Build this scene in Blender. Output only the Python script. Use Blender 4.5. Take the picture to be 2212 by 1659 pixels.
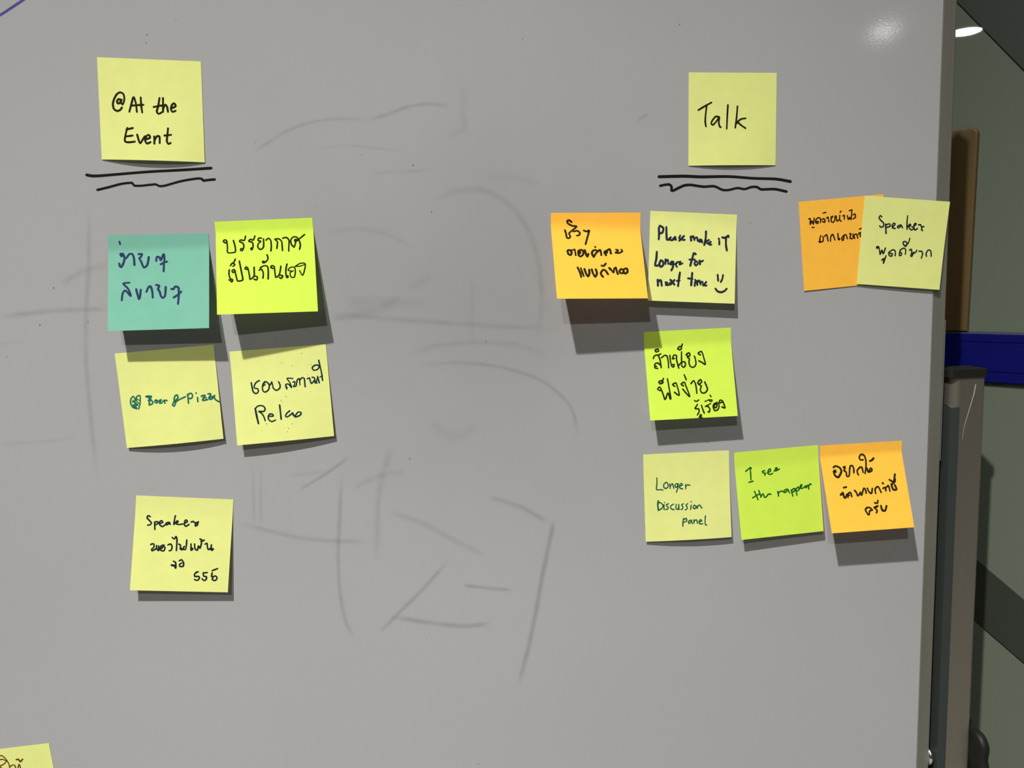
import bpy, bmesh, math, random
from mathutils import Vector, Matrix

scene = bpy.context.scene
for ob in list(bpy.data.objects):
    bpy.data.objects.remove(ob)
COL = scene.collection

# ------------------------------------------------------------------ camera
cam_data = bpy.data.cameras.new('camera')
cam = bpy.data.objects.new('camera', cam_data)
COL.objects.link(cam)
RX = Vector((0.9941859, -0.10352212, -0.02962389))
UP = Vector((0.04211061, 0.1205981, 0.99180784))
FW = Vector((0.09910146, 0.98728885, -0.12425631))
cam.matrix_world = Matrix(((RX.x, UP.x, -FW.x, 0.0),
                           (RX.y, UP.y, -FW.y, -0.66033405),
                           (RX.z, UP.z, -FW.z, 1.30),
                           (0, 0, 0, 1)))
cam_data.sensor_fit = 'HORIZONTAL'
cam_data.sensor_width = 36.0
cam_data.lens = 28.1543
cam_data.clip_start = 0.02
scene.camera = cam

# ------------------------------------------------------------------ world, view
scene.view_settings.view_transform = 'Standard'
scene.view_settings.look = 'None'
scene.view_settings.gamma = 1.0
scene.view_settings.use_curve_mapping = False
scene.view_settings.exposure = 0.0
world = bpy.data.worlds.new('world')
scene.world = world
world.use_nodes = True
bg = world.node_tree.nodes['Background']
bg.inputs[0].default_value = (0.9, 1.0, 0.95, 1)
bg.inputs[1].default_value = 0.15

# lamp table: fixture position, radius, disc emission, spot power, spot cone, blend, aim, source radius, label
LAMPS = [
    ((-0.81, -1.43, 3.5), 0.09, 8.0, 900.0, 1.40, 1.0, (0.25, -1.05, -0.37), 0.035,
     'round ceiling downlight high at left throwing the long note shadows'),
    ((-0.87, -3.04, 3.5), 0.09, 8.0, 172.0, 2.2, 0.6, (0.20, 0.0, 0.7), 0.04,
     'round ceiling downlight behind the viewer throwing the short note shadows'),
    ((4.272, -6.651, 3.5), 0.10, 32.0, 0.0, 1.6, 1.0, None, 0.08,
     'round ceiling downlight glinting at the upper right of the whiteboard'),
    ((-7.142, -2.074, 3.5), 0.135, 70.0, 0.0, 1.6, 1.0, None, 0.1,
     'round ceiling downlight mirrored as a bright oval in the dark green wall'),
]
LAMP_COL = (1.0, 0.985, 0.955)


# ------------------------------------------------------------------ helpers
def lin(r, g, b):
    f = lambda x: x / 12.92 if x <= 0.04045 else ((x + 0.055) / 1.055) ** 2.4
    return (f(r / 255), f(g / 255), f(b / 255), 1)


def mat(name, col, rough=0.5, metal=0.0, spec=0.5, coat=0.0, coat_rough=0.05):
    m = bpy.data.materials.new(name)
    m.use_nodes = True
    p = m.node_tree.nodes['Principled BSDF']
    p.inputs['Base Color'].default_value = col if len(col) == 4 else (*col, 1)
    p.inputs['Roughness'].default_value = rough
    p.inputs['Metallic'].default_value = metal
    p.inputs['Specular IOR Level'].default_value = spec
    p.inputs['Coat Weight'].default_value = coat
    p.inputs['Coat Roughness'].default_value = coat_rough
    return m


def add_noise(m, scale, amount, detail=4.0, stretch=(1, 1, 1), bump=0.0, bump_scale=400.0, bump_dist=0.001):
    """mottle the base colour and add a fine bump, both in object space"""
    nt = m.node_tree
    p = nt.nodes['Principled BSDF']
    base = tuple(p.inputs['Base Color'].default_value)
    tc = nt.nodes.new('ShaderNodeTexCoord')
    mp = nt.nodes.new('ShaderNodeMapping')
    mp.inputs['Scale'].default_value = stretch
    nt.links.new(tc.outputs['Object'], mp.inputs['Vector'])
    if amount:
        n = nt.nodes.new('ShaderNodeTexNoise')
        n.inputs['Scale'].default_value = scale
        n.inputs['Detail'].default_value = detail
        nt.links.new(mp.outputs['Vector'], n.inputs['Vector'])
        r = nt.nodes.new('ShaderNodeValToRGB')
        r.color_ramp.elements[0].position = 0.3
        r.color_ramp.elements[1].position = 0.7
        r.color_ramp.elements[0].color = tuple(x * (1 - amount) for x in base[:3]) + (1,)
        r.color_ramp.elements[1].color = tuple(min(1, x * (1 + amount)) for x in base[:3]) + (1,)
        nt.links.new(n.outputs['Fac'], r.inputs['Fac'])
        nt.links.new(r.outputs['Color'], p.inputs['Base Color'])
    if bump:
        n2 = nt.nodes.new('ShaderNodeTexNoise')
        n2.inputs['Scale'].default_value = bump_scale
        n2.inputs['Detail'].default_value = 2.0
        nt.links.new(mp.outputs['Vector'], n2.inputs['Vector'])
        b = nt.nodes.new('ShaderNodeBump')
        b.inputs['Strength'].default_value = bump
        b.inputs['Distance'].default_value = bump_dist
        nt.links.new(n2.outputs['Fac'], b.inputs['Height'])
        nt.links.new(b.outputs['Normal'], p.inputs['Normal'])
    return m


def obj(name, bm, m, parent=None, smooth=False):
    me = bpy.data.meshes.new(name)
    bm.to_mesh(me)
    bm.free()
    o = bpy.data.objects.new(name, me)
    COL.objects.link(o)
    if m:
        me.materials.append(m)
    if smooth:
        for f in me.polygons:
            f.use_smooth = True
    if parent:
        o.parent = parent
    return o


def empty(name, loc=(0, 0, 0), rotz=0.0):
    o = bpy.data.objects.new(name, None)
    o.empty_display_size = 0.1
    COL.objects.link(o)
    o.location = loc
    o.rotation_euler = (0, 0, rotz)
    return o


def tag(o, label, cat, group=None):
    o['label'] = label
    o['category'] = cat
    if group:
        o['group'] = group
    return o


def struct(o):
    o['kind'] = 'structure'
    return o


def box(bm, x0, x1, y0, y1, z0, z1, bevel=0.0, seg=2):
    r = bmesh.ops.create_cube(bm, size=1.0)
    vs = r['verts']
    for v in vs:
        v.co = Vector((x0 + (v.co.x + 0.5) * (x1 - x0), y0 + (v.co.y + 0.5) * (y1 - y0), z0 + (v.co.z + 0.5) * (z1 - z0)))
    if bevel:
        es = list({e for v in vs for e in v.link_edges})
        bmesh.ops.bevel(bm, geom=es, offset=bevel, segments=seg, profile=0.5, affect='EDGES')
    return bm


def prism(bm, pts, axis, a0, a1):
    """extrude a closed 2-D outline along an axis. axis 'z': pts are (x,y); 'x': (y,z); 'y': (x,z)"""
    def P(p, a):
        return {'z': (p[0], p[1], a), 'x': (a, p[0], p[1]), 'y': (p[0], a, p[1])}[axis]
    A = [bm.verts.new(P(p, a0)) for p in pts]
    B = [bm.verts.new(P(p, a1)) for p in pts]
    n = len(pts)
    for i in range(n):
        bm.faces.new((A[i], A[(i + 1) % n], B[(i + 1) % n], B[i]))
    bm.faces.new(A[::-1])
    bm.faces.new(B)
    bmesh.ops.recalc_face_normals(bm, faces=bm.faces[:])
    return bm


def round_rect(x0, x1, y0, y1, rs, n=6):
    """outline with a radius for each corner: (x0,y0),(x1,y0),(x1,y1),(x0,y1)"""
    out = []
    cs = [(x0, y0, 1, 1, 180), (x1, y0, -1, 1, 270), (x1, y1, -1, -1, 0), (x0, y1, 1, -1, 90)]
    for (x, y, sx, sy, a), r in zip(cs, rs):
        if r <= 0:
            out.append((x, y))
            continue
        for i in range(n + 1):
            t = math.radians(a + 90 * i / n)
            out.append((x + sx * r + r * math.cos(t), y + sy * r + r * math.sin(t)))
    return out


def lathe(bm, prof, axis='z', n=48, c=(0, 0, 0)):
    rings = []
    for r, a in prof:
        ring = []
        for i in range(n):
            t = 2 * math.pi * i / n
            p = (r * math.cos(t), r * math.sin(t), a) if axis == 'z' else (a, r * math.cos(t), r * math.sin(t))
            ring.append(bm.verts.new((p[0] + c[0], p[1] + c[1], p[2] + c[2])))
        rings.append(ring)
    for A, B in zip(rings, rings[1:]):
        for i in range(n):
            bm.faces.new((A[i], A[(i + 1) % n], B[(i + 1) % n], B[i]))
    bm.faces.new(rings[0])
    bm.faces.new(rings[-1][::-1])
    bmesh.ops.recalc_face_normals(bm, faces=bm.faces[:])
    return bm


def catmull(pts, n):
    if len(pts) < 3:
        out = []
        for a, b in zip(pts, pts[1:]):
            for i in range(n):
                out.append((a[0] + (b[0] - a[0]) * i / n, a[1] + (b[1] - a[1]) * i / n))
        return out + [tuple(pts[-1])]
    P = [pts[0]] + list(pts) + [pts[-1]]
    out = []
    for k in range(1, len(P) - 2):
        p0, p1, p2, p3 = P[k - 1], P[k], P[k + 1], P[k + 2]
        # limit the tangents so that a sharp turn does not overshoot
        l = math.dist(p1, p2)
        def tang(a, m, b):
            t = [(b[i] - a[i]) * 0.5 for i in (0, 1)]
            q = math.hypot(*t)
            lim = 0.9 * min(math.dist(a, m) or l, math.dist(m, b) or l, l)
            return [x * min(1, lim / q) if q else 0 for x in t]
        t1, t2 = tang(p0, p1, p2), tang(p1, p2, p3)
        for i in range(n):
            s = i / n
            h1, h2 = 2 * s**3 - 3 * s**2 + 1, s**3 - 2 * s**2 + s
            h3, h4 = -2 * s**3 + 3 * s**2, s**3 - s**2
            out.append(tuple(h1 * p1[j] + h2 * t1[j] + h3 * p2[j] + h4 * t2[j] for j in (0, 1)))
    return out + [tuple(pts[-1])]


def ribbon(bm, P, Nn, w, lift, fade=None, wob=None):
    """a flat ink stroke of width w along the points P on a surface with normals Nn"""
    n = len(P)
    L, Rr, Cc = [], [], []
    sides = []
    for i in range(n):
        t = (P[min(i + 1, n - 1)] - P[max(i - 1, 0)])
        if t.length < 1e-9:
            t = Vector((1, 0, 0))
        s = Nn[i].cross(t).normalized()
        hw = w / 2 * (wob(i / max(1, n - 1)) if wob else 1)
        q = P[i] + Nn[i] * lift
        L.append(bm.verts.new(q - s * hw))
        Rr.append(bm.verts.new(q + s * hw))
        if fade is not None:
            Cc.append(bm.verts.new(q))
        sides.append((s, hw))
    for i in range(n - 1):
        if fade is not None:
            bm.faces.new((L[i], L[i + 1], Cc[i + 1], Cc[i]))
            bm.faces.new((Cc[i], Cc[i + 1], Rr[i + 1], Rr[i]))
        else:
            bm.faces.new((L[i], L[i + 1], Rr[i + 1], Rr[i]))
    return Cc


def dab(bm, p, nrm, r, lift, n=12):
    a = nrm.orthogonal().normalized()
    b = nrm.cross(a)
    q = p + nrm * lift
    bm.faces.new([bm.verts.new(q + a * r * math.cos(2 * math.pi * i / n) + b * r * math.sin(2 * math.pi * i / n)) for i in range(n)])


def write(bm, strokes, surf, rnd, lift0=0.00008):
    """draw marker strokes (width in mm, points) on surf(a, b) -> point, normal"""
    k = 0
    for w, pts in strokes:
        w = w / 1000
        lift = lift0 + 0.0000015 * k
        k += 1
        cs = catmull(pts, 5)
        PN = [surf(*q) for q in cs]
        ph = rnd.uniform(0, 6)
        f = rnd.uniform(5, 9)
        ribbon(bm, [a for a, b in PN], [b for a, b in PN], w, lift, wob=lambda t: 1 + 0.07 * math.sin(ph + f * t))
        dab(bm, *PN[0], w * 0.50, lift + 0.0000005)
        dab(bm, *PN[-1], w * 0.47, lift + 0.0000005)
        for j in range(1, len(pts) - 1):
            a, m, b = pts[j - 1], pts[j], pts[j + 1]
            v1 = (m[0] - a[0], m[1] - a[1])
            v2 = (b[0] - m[0], b[1] - m[1])
            l = math.hypot(*v1) * math.hypot(*v2)
            if l and (v1[0] * v2[0] + v1[1] * v2[1]) / l < 0.75:
                dab(bm, *surf(*m), w * 0.5, lift + 0.0000007)


# ------------------------------------------------------------------ materials
def paper(name, col, sheen):
    m = bpy.data.materials.new(name)
    m.use_nodes = True
    nt = m.node_tree
    p = nt.nodes['Principled BSDF']
    p.inputs['Base Color'].default_value = (*col, 1)
    p.inputs['Roughness'].default_value = 0.85
    p.inputs['Specular IOR Level'].default_value = 0.15
    add_noise(m, 90.0, 0.025, 6.0, bump=0.15, bump_scale=700.0, bump_dist=0.0003)
    tr = nt.nodes.new('ShaderNodeBsdfTranslucent')
    tr.inputs['Color'].default_value = (*col, 1)
    mx = nt.nodes.new('ShaderNodeMixShader')
    mx.inputs[0].default_value = sheen
    nt.links.new(p.outputs[0], mx.inputs[1])
    nt.links.new(tr.outputs[0], mx.inputs[2])
    nt.links.new(mx.outputs[0], nt.nodes['Material Output'].inputs[0])
    return m


PAPER = {
    'canary': paper('canary_paper', (0.755, 0.785, 0.275), 0.28),
    'lime': paper('lime_paper', (0.61, 0.80, 0.086), 0.28),
    'orange': paper('orange_paper', (0.95, 0.525, 0.06), 0.28),
    'teal': paper('teal_paper', (0.19, 0.465, 0.35), 0.28),
}
INK = {k: mat('ink_' + k, col, 0.9, spec=0.04) for k, col in {
    'black': (0.012, 0.011, 0.004), 'ink': (0.010, 0.014, 0.004), 'navy': (0.020, 0.032, 0.075),
    'navyblack': (0.014, 0.018, 0.035), 'green': (0.010, 0.105, 0.070), 'green2': (0.006, 0.070, 0.045),
    'green3': (0.006, 0.085, 0.010), 'teal_ink': (0.006, 0.022, 0.028), 'dark': (0.008, 0.014, 0.018),
    'brown': (0.085, 0.032, 0.004), 'darkbrown': (0.020, 0.007, 0.003)}.items()}

M_BOARD = mat('enamel_writing_surface', (0.300, 0.298, 0.297, 1), 0.075, spec=0.5)
add_noise(M_BOARD, 5.0, 0.018, 6.0, bump=0.035, bump_scale=620.0, bump_dist=0.0003)
def wiped_haze(m, centre, radii, amount):
    """an uneven grey film of wiped-off ink in one area of the surface"""
    nt = m.node_tree
    p = nt.nodes['Principled BSDF']
    src = p.inputs['Base Color'].links[0].from_socket
    tc = nt.nodes.new('ShaderNodeTexCoord')
    n = nt.nodes.new('ShaderNodeTexNoise')
    n.inputs['Scale'].default_value = 6.0
    n.inputs['Detail'].default_value = 5.0
    nt.links.new(tc.outputs['Object'], n.inputs['Vector'])
    mp = nt.nodes.new('ShaderNodeMapping')
    mp.vector_type = 'TEXTURE'
    mp.inputs['Location'].default_value = centre
    mp.inputs['Scale'].default_value = radii
    nt.links.new(tc.outputs['Object'], mp.inputs['Vector'])
    ln = nt.nodes.new('ShaderNodeVectorMath')
    ln.operation = 'LENGTH'
    nt.links.new(mp.outputs['Vector'], ln.inputs[0])
    ad = nt.nodes.new('ShaderNodeMath')
    ad.operation = 'MULTIPLY_ADD'
    ad.inputs[1].default_value = 0.9
    nt.links.new(n.outputs['Fac'], ad.inputs[0])
    nt.links.new(ln.outputs['Value'], ad.inputs[2])
    mr = nt.nodes.new('ShaderNodeMapRange')
    mr.interpolation_type = 'SMOOTHSTEP'
    mr.inputs[1].default_value = 0.4
    mr.inputs[2].default_value = 1.5
    mr.inputs[3].default_value = 1 - amount
    mr.inputs[4].default_value = 1.0
    nt.links.new(ad.outputs[0], mr.inputs[0])
    mu = nt.nodes.new('ShaderNodeVectorMath')
    mu.operation = 'SCALE'
    nt.links.new(src, mu.inputs[0])
    nt.links.new(mr.outputs[0], mu.inputs['Scale'])
    nt.links.new(mu.outputs['Vector'], p.inputs['Base Color'])


wiped_haze(M_BOARD, (0.50, 0.0, 1.285), (0.28, 1.0, 0.22), 0.17)
M_ALU = mat('brushed_aluminium', (0.335, 0.315, 0.267, 1), 0.42, metal=0.74)
add_noise(M_ALU, 60.0, 0.10, 4.0, stretch=(1, 1, 0.03))
M_ALU_POST = mat('satin_aluminium_post', (0.25, 0.225, 0.18, 1), 0.38, metal=0.8)
add_noise(M_ALU_POST, 40.0, 0.08, 4.0, stretch=(1, 1, 0.05))
M_STEEL = mat('bright_steel', (0.75, 0.74, 0.70, 1), 0.22, metal=1.0)
M_BLACK = mat('black_plastic', (0.009, 0.009, 0.007, 1), 0.5, spec=0.2)
M_SEAL = mat('dark_rubber_strip', (0.022, 0.027, 0.024, 1), 0.55)
M_RAIL = mat('navy_blue_rail', (0.002, 0.003, 0.075, 1), 0.5, spec=0.1)
M_WOOD = mat('dark_oiled_wood', (0.060, 0.038, 0.012, 1), 0.5, spec=0.3)
add_noise(M_WOOD, 70.0, 0.35, 6.0, stretch=(1, 1, 0.04))
M_WALL = mat('dark_green_gloss_panel', (0.094, 0.110, 0.082, 1), 0.012)
M_ROOM = mat('room_wall_paint', (0.50, 0.48, 0.44, 1), 0.9)
M_CEIL = mat('ceiling_paint', (0.70, 0.69, 0.66, 1), 0.9)
M_FLOOR = mat('grey_carpet_floor', (0.24, 0.235, 0.22, 1), 0.95)
add_noise(M_FLOOR, 200.0, 0.3, 3.0)
M_TRIM = mat('white_lamp_trim', (0.7, 0.7, 0.68, 1), 0.4)


def emitter(name, strength):
    m = bpy.data.materials.new(name)
    m.use_nodes = True
    nt = m.node_tree
    nt.nodes.remove(nt.nodes['Principled BSDF'])
    e = nt.nodes.new('ShaderNodeEmission')
    e.inputs[0].default_value = (*LAMP_COL, 1)
    e.inputs[1].default_value = strength
    nt.links.new(e.outputs[0], nt.nodes['Material Output'].inputs[0])
    return m


def stain(name, col):
    """marker residue whose strength is stored in the attribute 'fade'"""
    m = bpy.data.materials.new(name)
    m.use_nodes = True
    nt = m.node_tree
    p = nt.nodes['Principled BSDF']
    p.inputs['Base Color'].default_value = (*col, 1)
    p.inputs['Roughness'].default_value = 0.4
    at = nt.nodes.new('ShaderNodeAttribute')
    at.attribute_name = 'fade'
    tc = nt.nodes.new('ShaderNodeTexCoord')
    n = nt.nodes.new('ShaderNodeTexNoise')
    n.inputs['Scale'].default_value = 90.0
    n.inputs['Detail'].default_value = 5.0
    nt.links.new(tc.outputs['Object'], n.inputs['Vector'])
    mr = nt.nodes.new('ShaderNodeMapRange')
    mr.inputs[1].default_value = 0.3
    mr.inputs[2].default_value = 0.7
    mr.inputs[3].default_value = 0.6
    mr.inputs[4].default_value = 1.1
    nt.links.new(n.outputs['Fac'], mr.inputs[0])
    mu = nt.nodes.new('ShaderNodeMath')
    mu.operation = 'MULTIPLY'
    nt.links.new(at.outputs['Fac'], mu.inputs[0])
    nt.links.new(mr.outputs[0], mu.inputs[1])
    nt.links.new(mu.outputs[0], p.inputs['Alpha'])
    return m


M_SMUDGE = stain('erased_marker_residue', (0.20, 0.20, 0.21))
M_BLUE_MARK = mat('blue_marker_ink', (0.060, 0.050, 0.19, 1), 0.8, spec=0.1)
M_BLACK_MARK = mat('black_marker_ink', (0.008, 0.007, 0.006, 1), 0.85, spec=0.06)
M_SPECK = mat('specks_of_dirt', (0.10, 0.09, 0.09, 1), 0.7)
M_SCRATCH = mat('bare_metal_scratch', (0.60, 0.58, 0.52, 1), 0.4, metal=0.6)

# ------------------------------------------------------------------ room
WA = -0.95                                        # heading of the glossy wall beside the board
WD = Vector((math.cos(WA), math.sin(WA), 0))      # along the wall, to the right
WN = Vector((math.sin(WA), -math.cos(WA), 0))     # out of the wall, into the room
W0 = Vector((0.545, 0.085, 0))
CEIL = 3.53
LEFT, BACK, FRONT = -9.0, 4.0, -10.0


def wall_pt(t, w, z):
    return W0 + WD * t + WN * w + Vector((0, 0, z))


tb = (BACK - W0.y) / WD.y
tf = (FRONT - W0.y) / WD.y
cornerB, cornerF = wall_pt(tb, 0, 0), wall_pt(tf, 0, 0)
poly = [(cornerB.x, cornerB.y), (LEFT, BACK), (LEFT, FRONT), (cornerF.x, cornerF.y)]


def slab(name, a, b, m):
    """a wall from point a to b, 0.1 m thick, outside the room"""
    a, b = Vector((*a, 0)), Vector((*b, 0))
    d = (b - a).normalized()
    n = Vector((d.y, -d.x, 0))
    cen = Vector(((cornerB.x + LEFT) / 2, (BACK + FRONT) / 2, 0))
    if n.dot(cen - a) > 0:
        n = -n
    bm = bmesh.new()
    prism(bm, [(p.x, p.y) for p in (a, b, b + n * 0.1, a + n * 0.1)], 'z', 0.0, CEIL)
    return struct(obj(name, bm, m))


slab('wall_right', poly[0], poly[3], M_WALL)
slab('wall_back', poly[0], poly[1], M_ROOM)
slab('wall_left', poly[1], poly[2], M_ROOM)
slab('wall_front', poly[2], poly[3], M_ROOM)
bm = bmesh.new()
prism(bm, poly, 'z', -0.1, 0.0)
struct(obj('floor', bm, M_FLOOR))
bm = bmesh.new()
prism(bm, poly, 'z', CEIL, CEIL + 0.1)
struct(obj('ceiling', bm, M_CEIL))

# ------------------------------------------------------------------ ceiling lamps
for (pos, rad, emis, power, cone, blend, aim, srad, label) in LAMPS:
    root = empty('downlight', pos)
    tag(root, label, 'ceiling light', 'round ceiling downlights')
    bm = bmesh.new()
    lathe(bm, [(rad * 1.0, 0.028), (rad * 1.22, 0.028), (rad * 1.22, 0.006), (rad * 1.12, -0.004), (rad * 1.01, 0.0), (rad * 1.0, 0.01)], 'z', 48)
    obj('trim_ring', bm, M_TRIM, root, True)
    bm = bmesh.new()
    dome = [(rad * 0.99 * math.cos(a), 0.004 - rad * 0.16 * math.sin(a)) for a in [i * math.pi / 2 / 6 for i in range(6)]]
    lathe(bm, [(rad * 0.99, 0.02)] + dome + [(rad * 0.02, 0.004 - rad * 0.16)], 'z', 48)
    obj('diffuser', bm, emitter('lamp_glow', emis), root, True)
    if power:
        ld = bpy.data.lights.new('lamp', 'SPOT')
        ld.energy = power
        ld.color = LAMP_COL
        ld.spot_size = cone
        ld.spot_blend = blend
        ld.shadow_soft_size = srad
        lo = bpy.data.objects.new('lamp', ld)
        COL.objects.link(lo)
        lo.parent = root
        lo.location = (0, 0, -0.03 - rad * 0.16 - srad)
        if aim:
            d = Vector(aim) - (Vector(pos) + Vector(lo.location))
            lo.rotation_euler = d.to_track_quat('-Z', 'Y').to_euler()

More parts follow.
